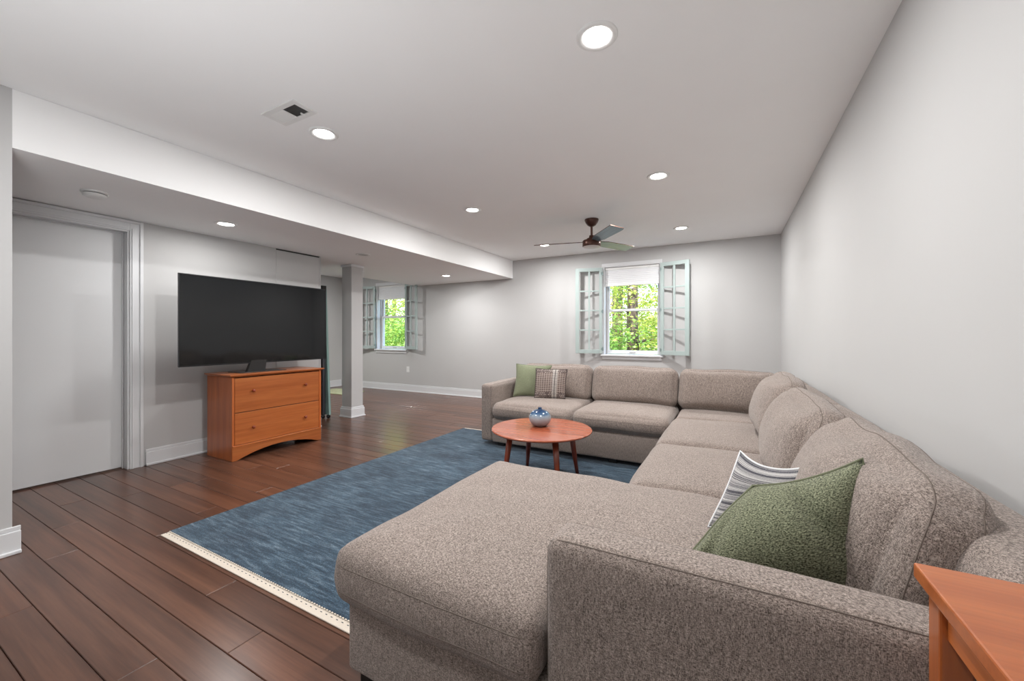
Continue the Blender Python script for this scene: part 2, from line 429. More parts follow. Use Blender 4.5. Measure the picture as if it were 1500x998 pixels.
# ------------------------------------------------------------------ windows, shades, shutters
def window(idx, x0, x1, z0, z1, label):
    r = struct(empty('window_%d' % idx, ((x0 + x1) / 2, YB, z0)), label, 'window')
    hw = (x1 - x0) / 2; h = z1 - z0
    def wb(n, a, b_, c, d, e, f_, mat='trim', bev=.003, par=r): return box(n, a, b_, c, d, e, f_, M[mat], par, bev)
    wb('reveal', -hw, -hw + .012, -.002, .215, 0, h); wb('reveal', hw - .012, hw, -.002, .215, 0, h); wb('head_reveal', -hw + .012, hw - .012, -.002, .215, h - .012, h)
    wb('sill', -hw - .04, hw + .04, -.045, .215, -.022, .004, bev=.005); wb('apron', -hw - .02, hw + .02, -.016, 0, -.072, -.022)
    wb('casing', -hw - .03, -hw, -.006, 0, 0, h + .045); wb('casing', hw, hw + .03, -.006, 0, 0, h + .045); wb('head_casing', -hw - .03, hw + .03, -.008, 0, h, h + .05)
    m_ = h * .505
    for nm, ya, za, zb in (('lower_sash', .105, .012, m_ + .02), ('upper_sash', .145, m_ - .018, h - .012)):
        bm = bmesh.new(); sx = hw - .014; t = .042; y_ = ya
        bx(bm, -sx, -sx + t, y_, y_ + .035, za, zb, .003); bx(bm, sx - t, sx, y_, y_ + .035, za, zb, .003)
        bx(bm, -sx + t, sx - t, y_, y_ + .035, za, za + (.055 if nm == 'lower_sash' else .036), .003)
        bx(bm, -sx + t, sx - t, y_, y_ + .035, zb - .036, zb, .003)
        s_ = bobj(nm, bm, M['trim'], r)
        box('pane', -sx + t - .004, sx - t + .004, y_ + .014, y_ + .019, za + .03, zb - .03, M['glass'], s_)
        if nm == 'lower_sash': box('lift_handle', -.045, .045, y_ - .012, y_ + .002, za + .018, za + .03, M['lightoff'], s_, .003)
    wb('sash_track', -hw + .012, -hw + .03, .09, .105, .004, h - .012, 'lightoff'); wb('sash_track', hw - .03, hw - .012, .09, .105, .004, h - .012, 'lightoff')
    return r
window(1, *WIN[0], 'white double-hung window above the sofa'); window(2, *WIN[1], 'white double-hung window beyond the square post')
def shade(x0, x1, z1, drop, label):
    r = tag(empty('cellular_shade', ((x0 + x1) / 2, YB + .05, z1)), label, 'window shade', 'pleated shades in the windows')
    hw = (x1 - x0) / 2 - .016
    box('head_rail', -hw, hw, -.022, .022, -.05, -.014, M['white_plastic'], r, .004)
    bm = bmesh.new(); n = 8; ph = (drop - .075) / n
    for k in range(n):
        z = -.05 - k * ph
        vs = [bm.verts.new((sx * hw, y, zz)) for sx in (-1, 1) for (y, zz) in ((-.010, z), (-.013, z - ph / 2), (-.010, z - ph), (.010, z - ph), (.013, z - ph / 2), (.010, z))]
        for i in range(6): bm.faces.new([vs[i], vs[(i + 1) % 6], vs[6 + (i + 1) % 6], vs[6 + i]])
        bm.faces.new(vs[:6]); bm.faces.new(vs[6:])
    bobj('pleated_cloth', bm, M['shade'], r)
    box('bottom_rail', -hw, hw, -.02, .02, -drop, -drop + .026, M['white_plastic'], r, .004)
    return r
shade(WIN[0][0], WIN[0][1], WIN[0][3], .30, 'white pleated shade drawn up in the window above the sofa')
shade(WIN[1][0], WIN[1][1], WIN[1][3], .30, 'white pleated shade drawn up in the window beyond the post')

def shutter(hx, sgn, ang, label):
    """hinge at x=hx on the back wall, leaf runs sgn along x, swung ang degrees off the wall"""
    r = empty('shutter', (hx, YB - .022, .862), (-sgn) * math.radians(ang))
    tag(r, label, 'shutter', 'teal window shutters')
    Wd, Ht, t, y0_, y1_ = .412, 1.325, .058, -.028, 0.0
    X = lambda a, b_: (min(sgn * a, sgn * b_), max(sgn * a, sgn * b_))
    for nm, a, b_, z0, z1 in (('stile', .004, .05, 0, Ht), ('stile', Wd - t, Wd, 0, Ht), ('rail', .05, Wd - t, 0, .06), ('rail', .05, Wd - t, Ht - .055, Ht)):
        q = X(a, b_); box(nm, q[0], q[1], y0_, y1_, z0, z1, M['teal'], r, .003)
    mid = (.05 + Wd - t) / 2
    q = X(mid - .014, mid + .014); box('muntin', q[0], q[1], y0_ + .004, y1_ - .004, .06, Ht - .055, M['teal'], r, .002)
    for k in (1, 2, 3):
        z = .06 + (Ht - .115) * k / 4
        q = X(.05, Wd - t); box('muntin', q[0], q[1], y0_ + .006, y1_ - .006, z - .011, z + .011, M['teal'], r, .002)
    for z in (.07, Ht * .49, Ht - .09):
        bm = bmesh.new(); tube_bm(bm, [(-sgn * .004, -.006, z - .03), (-sgn * .004, -.006, z + .03)], .007, 8)
        bx(bm, *X(.0, .022), -.031, -.028, z - .018, z + .018)
        bobj('hinge', bm, M['hinge'], r)
    return r
shutter(WIN[0][0] - .012, -1, 14, 'teal shutter on the side of the sofa window nearest the soffit')
shutter(WIN[0][1] + .012, 1, 17, 'teal shutter on the side of the sofa window nearest the long plain wall')
shutter(WIN[1][0] - .012, -1, 14, 'teal shutter half hidden behind the square post')
shutter(WIN[1][1] + .012, 1, 14, 'teal shutter above the wall outlet, beside the small far window')

# wall outlet
r = tag(empty('wall_outlet', (-5.72, YB, .45)), 'white wall outlet plate below the far window', 'outlet')
box('plate', -.036, .036, -.006, 0, -.058, .058, M['white_plastic'], r, .002)
for z in (-.025, .025): box('socket', -.018, .018, -.009, -.005, z - .016, z + .016, M['white_plastic'], r, .002)

# ------------------------------------------------------------------ ceiling fittings
def downlight(x, y, z, label, lit=True, power=1.0, group='recessed ceiling lights'):
    r = tag(empty('recessed_light', (x, y, z)), label, 'ceiling light', group)
    lathe('trim_ring', [(.088, 0), (.088, -.004), (.082, -.009), (.073, -.010), (.064, -.006), (.057, -.003), (.057, 0)], M['white_plastic'], r)
    lathe('lens', [(.057, -.003), (.03, -.004), (0, -.004)], M['lens'] if lit else M['lightoff'], r)
    if lit:
        l = bpy.data.lights.new('lamp', 'AREA'); l.shape = 'DISK'; l.size = .10; l.energy = LAMP_W * power; l.color = LAMP_C
        lo = bpy.data.objects.new('lamp', l); COL.objects.link(lo); lo.parent = r; lo.location = (0, 0, -.014)
    return r
downlight(-.5, 1.69, H, 'bright recessed light with white trim ring above the chaise', True, .88)
downlight(-2.28, 1.67, H, 'bright recessed light beside the ceiling vent', True, .88)
downlight(-.5, 3.41, H, 'recessed light between the sofa corner and the near chaise light')
downlight(-2.32, 3.42, H, 'recessed light above the middle of the rug beside the soffit')
downlight(-.5, 5.2, H, 'recessed light between the fan and the long plain wall, near the window', True, 1.15)
downlight(-2.32, 5.25, H, 'recessed light behind the fan blade near the window wall', True, 1.15)
downlight(-3.9, 1.89, SZ, 'recessed soffit light above the television', True, .42)
downlight(-4.1, 5.27, SZ, 'recessed soffit light near the end wall', True, .85)
downlight(-3.92, 3.41, SZ, 'unlit grey recessed soffit light beside the post', False)
for x, y, z in ((-.5, -.05, H), (-2.3, -.05, H), (-.5, -1.8, H), (-2.3, -1.8, H)):  # unseen lamps carrying on the ceiling grid, added for more light
    downlight(x, y, z, 'unseen recessed light added in the near end of the ceiling', True, .4, 'added recessed lights of the near end')
downlight(-6.7, 4.3, H, 'recessed light of the side area past the post', True, 1.8)

r = tag(empty('smoke_detector', (-3.83, 1.04, SZ)), 'white round smoke detector on the soffit near the door', 'smoke detector')
lathe('base_plate', [(.07, 0), (.07, -.010), (.062, -.012), (0, -.012)], M['white_plastic'], r)
lathe('gap_ring', [(.056, -.012), (.056, -.017), (0, -.017)], M['ventdark'], r)
lathe('cover', [(.062, -.017), (.06, -.030), (.045, -.038), (0, -.040)], M['white_plastic'], r)

def vent(x, y, hx, hy, label):
    r = tag(empty('ceiling_vent', (x, y, H)), label, 'vent')
    bm = bmesh.new(); f_ = .032
    for t in ((-hx, hx, -hy, -hy + f_), (-hx, hx, hy - f_, hy), (-hx, -hx + f_, -hy + f_, hy - f_), (hx - f_, hx, -hy + f_, hy - f_), (-.004, .004, -hy + f_, hy - f_)):
        bx(bm, *t, -.007, 0, .002)
    bobj('frame', bm, M['white_plastic'], r)
    box('duct', -hx + f_, hx - f_, -hy + f_, hy - f_, -.0015, -.0005, M['ventdark'], r)
    bm = bmesh.new(); n = 13
    for side in (-1, 1):
        for k in range(n):
            xx = side * (.008 + (hx - f_ - .012) * (k + .5) / n)
            vs = []
            t = .0052
            for yy in (-hy + f_, hy - f_):
                vs += [bm.verts.new((xx - t, yy, -.007 if side < 0 else -.0015)), bm.verts.new((xx + t, yy, -.0015 if side < 0 else -.007))]
            bm.faces.new([vs[0], vs[1], vs[3], vs[2]])
    s = bobj('louvre_slats', bm, M['white_plastic'], r); s['kind'] = 'stuff'
    box('lever', hx * .45, hx * .45 + .006, hy - f_ - .02, hy - f_ + .004, -.014, -.005, M['white_plastic'], r)
    return r
vent(-2.245, 1.42, .15, .076, 'white ceiling vent beside a bright recessed light')
vent(-1.62, 5.74, .15, .076, 'white ceiling vent behind the ceiling fan')

# ceiling fan
fan = tag(empty('ceiling_fan', (-1.345, 4.345, H)), 'bronze three-blade ceiling fan on a short rod', 'ceiling fan')
lathe('canopy', [(.077, 0), (.077, -.012), (.066, -.04), (.045, -.066), (.022, -.08), (0, -.08)], M['bronze'], fan)
lathe('rod', [(.0125, -.075), (.0125, -.205)], M['bronze'], fan)
lathe('coupling', [(.012, -.176), (.028, -.18), (.03, -.205), (.045, -.215)], M['bronze'], fan)
lathe('motor', [(.04, -.208), (.052, -.212), (.058, -.225), (.094, -.235), (.102, -.245), (.102, -.298), (.096, -.306)], M['bronze'], fan)
lathe('bottom_cap', [(.096, -.304), (.09, -.312), (0, -.314)], M['fan_lens'], fan)
bl = None
for ang in (193, 310, 62):
    if bl is None:
        bm = bmesh.new()
        out = [(.085, -.035), (.085, .035), (.2, .066), (.60, .074), (.645, .064), (.632, -.074), (.2, -.066)]
        tp = [bm.verts.new((x, y, .004)) for x, y in out]; bt = [bm.verts.new((x, y, -.004)) for x, y in out]
        bm.faces.new(tp); bm.faces.new(bt[::-1])
        for i in range(len(out)): bm.faces.new([tp[i], bt[i], bt[(i + 1) % len(out)], tp[(i + 1) % len(out)]])
        bl = bobj('blade', bm, [M['blade'], M['bronze']], fan)
        for p in bl.data.polygons:
            if abs(p.normal.z) < .5: p.material_index = 1
        o = bl
    else:
        o = bl.copy(); COL.objects.link(o)
    o.rotation_euler = Matrix.Rotation(math.radians(ang), 3, 'Z').to_euler()
    o.rotation_euler = (Matrix.Rotation(math.radians(ang), 3, 'Z') @ Matrix.Rotation(math.radians(-12), 3, 'X')).to_euler()
    o.location = (0, 0, -.25)

# ------------------------------------------------------------------ sofa
def cube_map(hx, hy, hz, r, bul, wr, seed, sag=0.0):
    """returns a function from the cube surface [-1,1]^3 to a soft cushion surface"""
    h = (hx, hy, hz)
    def f(a, b_, c):
        p = [a * hx, b_ * hy, c * hz]
        inner = [max(-(h[i] - r[i]), min(h[i] - r[i], p[i])) for i in range(3)]
        d = [(p[i] - inner[i]) / r[i] for i in range(3)]
        n_ = math.sqrt(sum(x * x for x in d)) or 1.0
        q = [inner[i] + d[i] / n_ * r[i] for i in range(3)]
        cc = (a, b_, c)
        for i in range(3):
            j, k = (i + 1) % 3, (i + 2) % 3
            wgt = (1 - abs(cc[j]) ** 2.4) * (1 - abs(cc[k]) ** 2.4)
            q[i] += bul[i] * wgt * cc[i] * abs(cc[i])
        v = Vector(q)
        if wr:
            sv = v * 4.0 + Vector((seed * 3.1, seed * 1.7, seed))
            v += Vector((mnoise.noise(sv), mnoise.noise(sv + Vector((9, 0, 0))), mnoise.noise(sv + Vector((0, 9, 0))))) * wr
            sv = v * 13.0 + Vector((seed, 0, 0))
            v += Vector((0, 0, 1)) * mnoise.noise(sv) * wr * .25
        return v
    return f
def tmap(t): return math.copysign(1 - (1 - abs(t)) ** 1.5, t)
def cushion(name, hx, hy, hz, r, bul, parent, loc, rot=(0, 0, 0), wr=.006, seed=0, seams=(), n=20, mat='sofa'):
    if isinstance(r, (int, float)): r = (r, r, r)
    r = tuple(min(a, b_ * .98) for a, b_ in zip(r, (hx, hy, hz)))
    f = cube_map(hx, hy, hz, r, bul, wr, seed)
    bm = bmesh.new(); bmesh.ops.create_cube(bm, size=2.0)
    bmesh.ops.subdivide_edges(bm, edges=bm.edges[:], cuts=n, use_grid_fill=True)
    for v in bm.verts: v.co = f(tmap(v.co.x), tmap(v.co.y), tmap(v.co.z))
    o = bobj(name, bm, M[mat], parent, True); o.location = loc; o.rotation_euler = rot
    for ax, val in seams:
        K = 96; pts = []
        for i in range(K):
            s = 8.0 * i / K
            if s < 2: u, v = -1 + s, -1
            elif s < 4: u, v = 1, -1 + (s - 2)
            elif s < 6: u, v = 1 - (s - 4), 1
            else: u, v = -1, 1 - (s - 6)
            c = [0, 0, 0]; c[ax] = val; c[(ax + 1) % 3] = u; c[(ax + 2) % 3] = v
            pts.append(f(*c))
        bm = bmesh.new(); tube_bm(bm, pts, .0016, 5, True)
        bobj('seam', bm, M['seam'], o, True)
    return o
sofa = tag(empty('sectional_sofa', (-.4, 2.7, 0)), 'large taupe woven U-shaped sectional sofa with chaise and loose cushions', 'sofa')
sofa.location = (0, 0, 0)
def sb(name, x0, x1, y0_, y1_, z0, z1, bev=.02, mat='sofa'): return box(name, x0, x1, y0_, y1_, z0, z1, M[mat], sofa, bev, 3, True)
ZB = .05
sb('base', -1.10, .565, .892, 1.895, ZB, .285, .018)
sb('base', -.385, .565, 1.90, 3.495, ZB, .285, .018)
sb('base', -2.135, .565, 3.50, 4.50, ZB, .295, .018)
def soft(name, x0, x1, y0_, y1_, z0, z1, r, bul, seed, **kw):
    return cushion(name, (x1 - x0) / 2, (y1_ - y0_) / 2, (z1 - z0) / 2, r, bul, sofa, ((x0 + x1) / 2, (y0_ + y1_) / 2, (z0 + z1) / 2), seed=seed, **kw)
soft('arm', -.392, .372, .885, 1.02, ZB, .655, (.03, .032, .036), (.004, .004, .006), 1, wr=.002, seams=((1, .78), (1, -.78)))
soft('arm', -2.275, -2.135, 3.505, 4.5, ZB, .638, (.032, .03, .036), (.004, .004, .006), 2, wr=.002, seams=((0, .78), (0, -.78)))
# back rails in modules
for k, (a, c_) in enumerate(((.888, 1.86), (1.862, 2.78), (2.782, 3.80), (3.802, 4.50))):
    soft('back_rail', .375, .575, a, c_, .28, .765, (.05, .03, .07), (.004, .004, .012), 3 + k, wr=.004)
for k, (a, c_) in enumerate(((-2.13, -1.27), (-1.268, -.42), (-.418, .37))):
    soft('back_rail', a, c_, 4.31, 4.50, .29, .72, (.03, .05, .06), (.004, .004, .01), 8 + k, wr=.004)
# seat cushions
def tcushion():
    """chaise cushion: runs in front of the near arm and behind it to the back rail"""
    x0, x1, yn, ya, yf, z0, z1 = -1.125, .30, .850, 1.035, 1.905, .272, .462
    xa = -.402
    P = [(x0, yn), (xa, yn), (xa, ya), (x1, ya), (x1, yf), (x0, yf)]
    bm = bmesh.new()
    lo = [bm.verts.new((x, y, z0)) for x, y in P]; hi = [bm.verts.new((x, y, z1)) for x, y in P]
    bm.faces.new(lo[::-1]); bm.faces.new(hi)
    for i in range(6): bm.faces.new([lo[i], lo[(i + 1) % 6], hi[(i + 1) % 6], hi[i]])
    bmesh.ops.recalc_face_normals(bm, faces=bm.faces[:])
    me = bpy.data.meshes.new('tmp'); bm.to_mesh(me); bm.free()
    t = bpy.data.objects.new('tmp', me); COL.objects.link(t)
    m = t.modifiers.new('r', 'REMESH'); m.mode = 'VOXEL'; m.voxel_size = .018
    m = t.modifiers.new('s', 'SMOOTH'); m.factor = .6; m.iterations = 26
    dg = bpy.context.evaluated_depsgraph_get(); me2 = bpy.data.meshes.new_from_object(t.evaluated_get(dg))
    bpy.data.objects.remove(t); me2.name = 'seat_cushion'
    def seg(x, y):
        d = 9.0; p = Vector((x, y))
        for i in range(6):
            a, c_ = Vector(P[i]), Vector(P[(i + 1) % 6]); k = max(0, min(1, (p - a).dot(c_ - a) / (c_ - a).length_squared))
            d = min(d, (p - (a + (c_ - a) * k)).length)
        return d
    zm = (z0 + z1) / 2
    for v in me2.vertices:
        d = seg(v.co.x, v.co.y); w_ = max(0, (v.co.z - zm) / (z1 - zm))
        k = 1 - math.exp(-d / .13)
        v.co.z += w_ * (.040 * k + mnoise.noise(Vector((v.co.x * 2.1, v.co.y * 2.1, 3))) * .012 * k)
        c = v.co.copy() * 5
        v.co += Vector((mnoise.noise(c), mnoise.noise(c + Vector((7, 0, 0))), mnoise.noise(c + Vector((0, 7, 0))))) * .007
        # side puff
        s_ = 1 - min(1, abs(v.co.z - zm) / (.6 * (z1 - z0)))
        if d < .03:
            if v.co.y < yn + .1: v.co.y -= .010 * s_
            if v.co.x < x0 + .1: v.co.x -= .010 * s_
    o = link('seat_cushion', me2, M['sofa'], sofa, True)
    from mathutils.bvhtree import BVHTree
    bv = BVHTree.FromPolygons([v.co for v in me2.vertices], [p.vertices[:] for p in me2.polygons])
    path = [(x0, yf - .1), (x0, yn + .07), (x0 + .02, yn + .02), (x0 + .07, yn), (xa - .06, yn), (xa - .015, yn + .015), (xa, yn + .06)]
    for zz in (.335, .415):
        pts = []
        for a, c_ in zip(path, path[1:]):
            n_ = max(1, int((Vector(a) - Vector(c_)).length / .02))
            for k in range(n_):
                q_ = Vector(a) + (Vector(c_) - Vector(a)) * k / n_
                loc, nor, _, _ = bv.find_nearest(Vector((q_.x, q_.y, zz))); pts.append(loc)
        bm = bmesh.new(); tube_bm(bm, pts, .0018, 5); bobj('seam', bm, M['seam'], o, True)
    return o
tcushion()
soft('seat_cushion', -.435, .33, 1.915, 2.745, .275, .455, (.075, .05, .08), (.012, .0, .030), 21, seams=((2, .3), (2, -.5)))
soft('seat_cushion', -.430, .33, 2.755, 3.645, .275, .452, (.075, .05, .08), (.012, .0, .030), 22, seams=((2, .3), (2, -.5)))
soft('seat_cushion', -.415, .33, 3.655, 4.29, .285, .445, (.05, .05, .07), (.0, .0, .016), 23, seams=((2, .3),))
soft('seat_cushion', -2.13, -1.272, 3.455, 4.29, .292, .455, (.05, .075, .075), (.0, .012, .030), 24, seams=((2, .3), (2, -.5)))
soft('seat_cushion', -1.266, -.422, 3.455, 4.29, .292, .455, (.05, .075, .075), (.0, .012, .030), 25, seams=((2, .3), (2, -.5)))
# back cushions: back run (lean towards +y)
def backc(cx, cy, cz, hx, hy, hz, rot, seed, r=(.07, .075, .07), bul=(.012, .045, .012), seams=((1, .45), (1, -.45)), wr=.012):
    return cushion('back_cushion', hx, hy, hz, r, bul, sofa, (cx, cy, cz), rot, wr, seed, seams, 22)
T = math.radians
backc(-1.70, 4.17, .628, .405, .085, .19, (T(-13), 0, 0), 31)
backc(-.85, 4.17, .628, .415, .085, .19, (T(-13), 0, 0), 32)
backc(-.02, 4.17, .628, .395, .085, .19, (T(-13), 0, 0), 33)
# back cushions: long run (lean towards +x)
backc(.305, 3.25, .655, .085, .46, .215, (0, T(15), 0), 34, (.075, .11, .10), (.078, .02, .016), ((0, .45), (0, -.45)), .016)
backc(.305, 2.32, .645, .085, .43, .205, (0, T(15), 0), 35, (.075, .11, .10), (.078, .02, .016), ((0, .45), (0, -.45)), .018)
backc(.345, 1.475, .645, .095, .405, .21, (0, T(17), 0), 36, (.075, .11, .10), (.078, .02, .016), ((0, .45), (0, -.45)), .018)
for x, y, z in ((-1.03, .95, 0), (-1.03, 1.83, .011), (.5, .95, 0), (.5, 2.5, 0), (-.33, 2.9, 0), (.5, 4.43, 0), (-2.05, 3.57, .011), (-2.05, 4.43, 0), (-.9, 3.57, .011), (-.9, 4.43, 0), (-.30, .95, 0)):
    box('foot', x - .035, x + .035, y - .035, y + .035, z, ZB + .002, M['foot'], sofa, .003)

# ------------------------------------------------------------------ throw pillows
def pillow(name, c, thick, mat, label, pinch=.05, seed=0, wr=.008, edges=None, fold=0.0, group=None):
    """c: corners BL, BR, TR, TL in world space"""
    BL, BR, TR, TL = [Vector(p) for p in c]
    N_ = ((BR - BL) + (TR - TL)).cross((TL - BL) + (TR - BR)).normalized()
    n = 22; bm = bmesh.new(); uv = bm.loops.layers.uv.new('UVMap'); G = {}
    cen = (BL + BR + TR + TL) / 4
    for side in (1, -1):
        for i in range(n + 1):
            for j in range(n + 1):
                u, v = i / n, j / n
                edge = i in (0, n) or j in (0, n)
                if side < 0 and edge: G[(side, i, j)] = G[(1, i, j)]; continue
                a, b_ = 2 * u - 1, 2 * v - 1
                eb, er, et_, el = edges or (pinch,) * 4
                uu = .5 + a / 2 * (1 - (er if a > 0 else el) * (1 - b_ * b_)); vv = .5 + b_ / 2 * (1 - (et_ if b_ > 0 else eb) * (1 - a * a))
                p = BL * (1 - uu) * (1 - vv) + BR * uu * (1 - vv) + TR * uu * vv + TL * (1 - uu) * vv
                t = thick / 2 * (max(0, 1 - abs(a) ** 2.2) * max(0, 1 - abs(b_) ** 2.2)) ** .55
                q = p + N_ * t * side - N_ * fold * max(0, u + v - 1.15)
                if fold: q -= N_ * side * (.035 * math.exp(-((u + v * .8 - 1.22) / .05) ** 2) * min(1, max(0, v - .35) * 4) + .03 * math.exp(-((u - .17 + .12 * v) / .035) ** 2)) * (1 - max(abs(a), abs(b_)) ** 6)
                sv = q * 6 + Vector((seed, side * 3, seed * 2))
                q += N_ * mnoise.noise(sv) * wr * 1.6 + Vector((mnoise.noise(sv + Vector((5, 0, 0))), mnoise.noise(sv + Vector((0, 5, 0))), mnoise.noise(sv + Vector((0, 0, 5))))) * wr * .6
                G[(side, i, j)] = bm.verts.new(q)
    for side in (1, -1):
        for i in range(n):
            for j in range(n):
                ks = [(i, j), (i + 1, j), (i + 1, j + 1), (i, j + 1)]
                if side < 0: ks = ks[::-1]
                f_ = bm.faces.new([G[(side,) + k] for k in ks])
                for lp, k in zip(f_.loops, ks): lp[uv].uv = (k[0] / n, k[1] / n)
    border = [G[(1, i, 0)].co.copy() for i in range(n)] + [G[(1, n, j)].co.copy() for j in range(n)] + [G[(1, n - i, n)].co.copy() for i in range(n)] + [G[(1, 0, n - j)].co.copy() for j in range(n)]
    base = Vector((cen.x, cen.y, min(p.z for p in (BL, BR, TR, TL))))
    for v in bm.verts: v.co -= base
    me = bpy.data.meshes.new('cover'); bm.to_mesh(me); bm.free()
    r = tag(empty(name, base), label, 'pillow', group)
    cov = link('cover', me, M[mat], r, True)
    bm = bmesh.new(); tube_bm(bm, [p - base for p in border], .0035, 6, True); bobj('edge_seam', bm, M['shade' if mat == 'stripe' else mat], r, True)
    return r
pillow('throw_pillow', [(-.134, 1.16, .50), (.255, 1.17, .50), (.27, 1.165, .872), (.053, 1.27, .735)], .24, 'green', 'olive green textured throw pillow propped behind the near sofa arm', .05, 3, .014, (0, -.10, .15, -.02), .16)
pillow('throw_pillow', [(-.06, 1.50, .50), (.22, 1.56, .51), (.255, 1.50, .765), (.035, 1.63, .735)], .12, 'stripe', 'white throw pillow with dark stripes behind the olive green pillow', .1, 5, .008, (.05, .05, .34, .05))
pillow('throw_pillow', [(-2.08, 3.86, .475), (-1.78, 3.92, .475), (-1.70, 4.05, .815), (-2.11, 3.99, .825)], .12, 'lgreen', 'pale green throw pillow beside the far sofa arm', .09, 8)
pillow('throw_pillow', [(-1.80, 3.80, .472), (-1.49, 3.90, .472), (-1.50, 3.99, .785), (-1.82, 3.89, .785)], .12, 'tribal', 'brown and cream patterned throw pillow in front of the pale green one', .05, 9)

# ------------------------------------------------------------------ rug
RX0, RX1, RY0, RY1, RT = -2.85, -.41, 1.085, 4.0, .011
rug = tag(empty('area_rug', ((RX0 + RX1) / 2, (RY0 + RY1) / 2, 0)), 'large mottled blue area rug with cream fringed ends', 'rug')
hx, hy = (RX1 - RX0) / 2, (RY1 - RY0) / 2
box('pile', -hx, hx, -hy, hy, .0005, RT, M['rug'], rug, .003)
for s in (-1, 1):
    y = s * hy
    fb = box('fringe_band', -hx, hx, min(y, y + s * .042), max(y, y + s * .042), .0005, .006, M['cream'], rug, .002)
    bm = bmesh.new(); bm2 = bmesh.new(); n = 150
    for k in range(n):
        x = -hx + 2 * hx * (k + .5) / n
        bx(bm, x - .006, x + .006, y + s * .000 - .004, y + s * .000 + .004 + .0, .006, .0105, .0015, 1)
        if k % 2 == 0: bx(bm2, x - .005, x + .005, y + s * .016 - .0015, y + s * .016 + .0015, .0055, .0066)
    a = bobj('knots', bm, M['cream'], fb); a['kind'] = 'stuff'
    a = bobj('stitches', bm2, M['stitch'], fb); a['kind'] = 'stuff'
mt = tag(box('floor_mat', -7.35, -6.5, 5.15, 5.7, .0005, .010, M['mat'], None, .003), 'small yellow green mat on the floor past the post', 'mat')

# ------------------------------------------------------------------ dresser
dr = tag(empty('dresser', (-4.16, 2.4, 0)), 'cherry wood two-drawer dresser under the television', 'dresser')
def q(n, x0, x1, y0_, y1_, z0, z1, mat='cherry_y', par=None, bev=.003): return box(n, x0 + 4.16, x1 + 4.16, y0_ - 2.4, y1_ - 2.4, z0, z1, M[mat], par or dr, bev)
FX, BXX, Y0, Y1, ZT = -3.935, -4.37, 1.955, 2.85, .785
# top with under-bevelled edge
bm = bmesh.new(); o_ = .024
for (a, z) in ((o_ - .014, ZT - .022), (o_, ZT - .008), (o_, ZT)): pass
rings = []
for a, z in ((.004, ZT - .024), (o_, ZT - .009), (o_, ZT - .001), (o_ - .001, ZT)):
    rings.append([bm.verts.new(p) for p in ((BXX - .0 + 4.16, Y0 - a - 2.4, z), (FX + a + 4.16, Y0 - a - 2.4, z), (FX + a + 4.16, Y1 + a - 2.4, z), (BXX + 4.16, Y1 + a - 2.4, z))])
for a, c_ in zip(rings, rings[1:]):
    for i in range(4): bm.faces.new([a[i], a[(i + 1) % 4], c_[(i + 1) % 4], c_[i]])
bm.faces.new(rings[0][::-1]); bm.faces.new(rings[-1]); bobj('top', bm, M['cherry_y'], dr)
q('side_panel', BXX, FX, Y0, Y0 + .022, .0, ZT - .024, 'cherry_z'); q('side_panel', BXX, FX, Y1 - .022, Y1, 0, ZT - .024, 'cherry_z')
q('back_panel', BXX, BXX + .012, Y0 + .022, Y1 - .022, .06, ZT - .024, 'cherry_y')
q('carcass', BXX + .012, FX - .024, Y0 + .022, Y1 - .022, .13, ZT - .03, 'foot')
def knob(par, x, y, z):
    o = lathe('knob', [(.0, 0), (.007, 0), (.0065, .008), (.010, .014), (.0145, .019), (.0145, .024), (.010, .028), (0, .029)], M['coffee_leg'], par, 16)
    o.rotation_euler = (0, math.pi / 2, 0); o.location = (x + 4.16, y - 2.4, z)
for z0, z1, zk in ((.437, .752, .625), (.142, .431, .283)):
    dw = q('drawer', FX - .022, FX - .002, Y0 + .026, Y1 - .026, z0, z1, 'cherry_y', None, .002)
    for y in (2.135, 2.66): knob(dw, FX - .003, y, zk)
q('bottom_rail', FX - .02, FX + .008, Y0 + .004, Y1 - .004, .124, .139, 'cherry_y')
bm = bmesh.new(); n = 24; A, B_ = [], []
ya, yb = Y0 + .002 - 2.4, Y1 - .002 - 2.4
for k in range(n + 1):
    t = k / n; y = ya + (yb - ya) * t
    s = min(1, max(0, (t - .06) / .88)); z = .002 + .072 * (math.sin(math.pi * s) ** .75 if 0 < s < 1 else 0)
    A.append((y, z))
for xx in (FX - .018 + 4.16, FX + .003 + 4.16):
    B_.append(([bm.verts.new((xx, y, z)) for y, z in A], [bm.verts.new((xx, y, .124)) for y, z in A]))
for i in range(n):
    for lo, hi in B_: bm.faces.new([lo[i], lo[i + 1], hi[i + 1], hi[i]])
    bm.faces.new([B_[0][0][i], B_[0][0][i + 1], B_[1][0][i + 1], B_[1][0][i]]); bm.faces.new([B_[0][1][i], B_[0][1][i + 1], B_[1][1][i + 1], B_[1][1][i]])
for i in (0, n): bm.faces.new([B_[0][0][i], B_[0][1][i], B_[1][1][i], B_[1][0][i]])
bobj('arched_apron', bm, M['cherry_y'], dr)

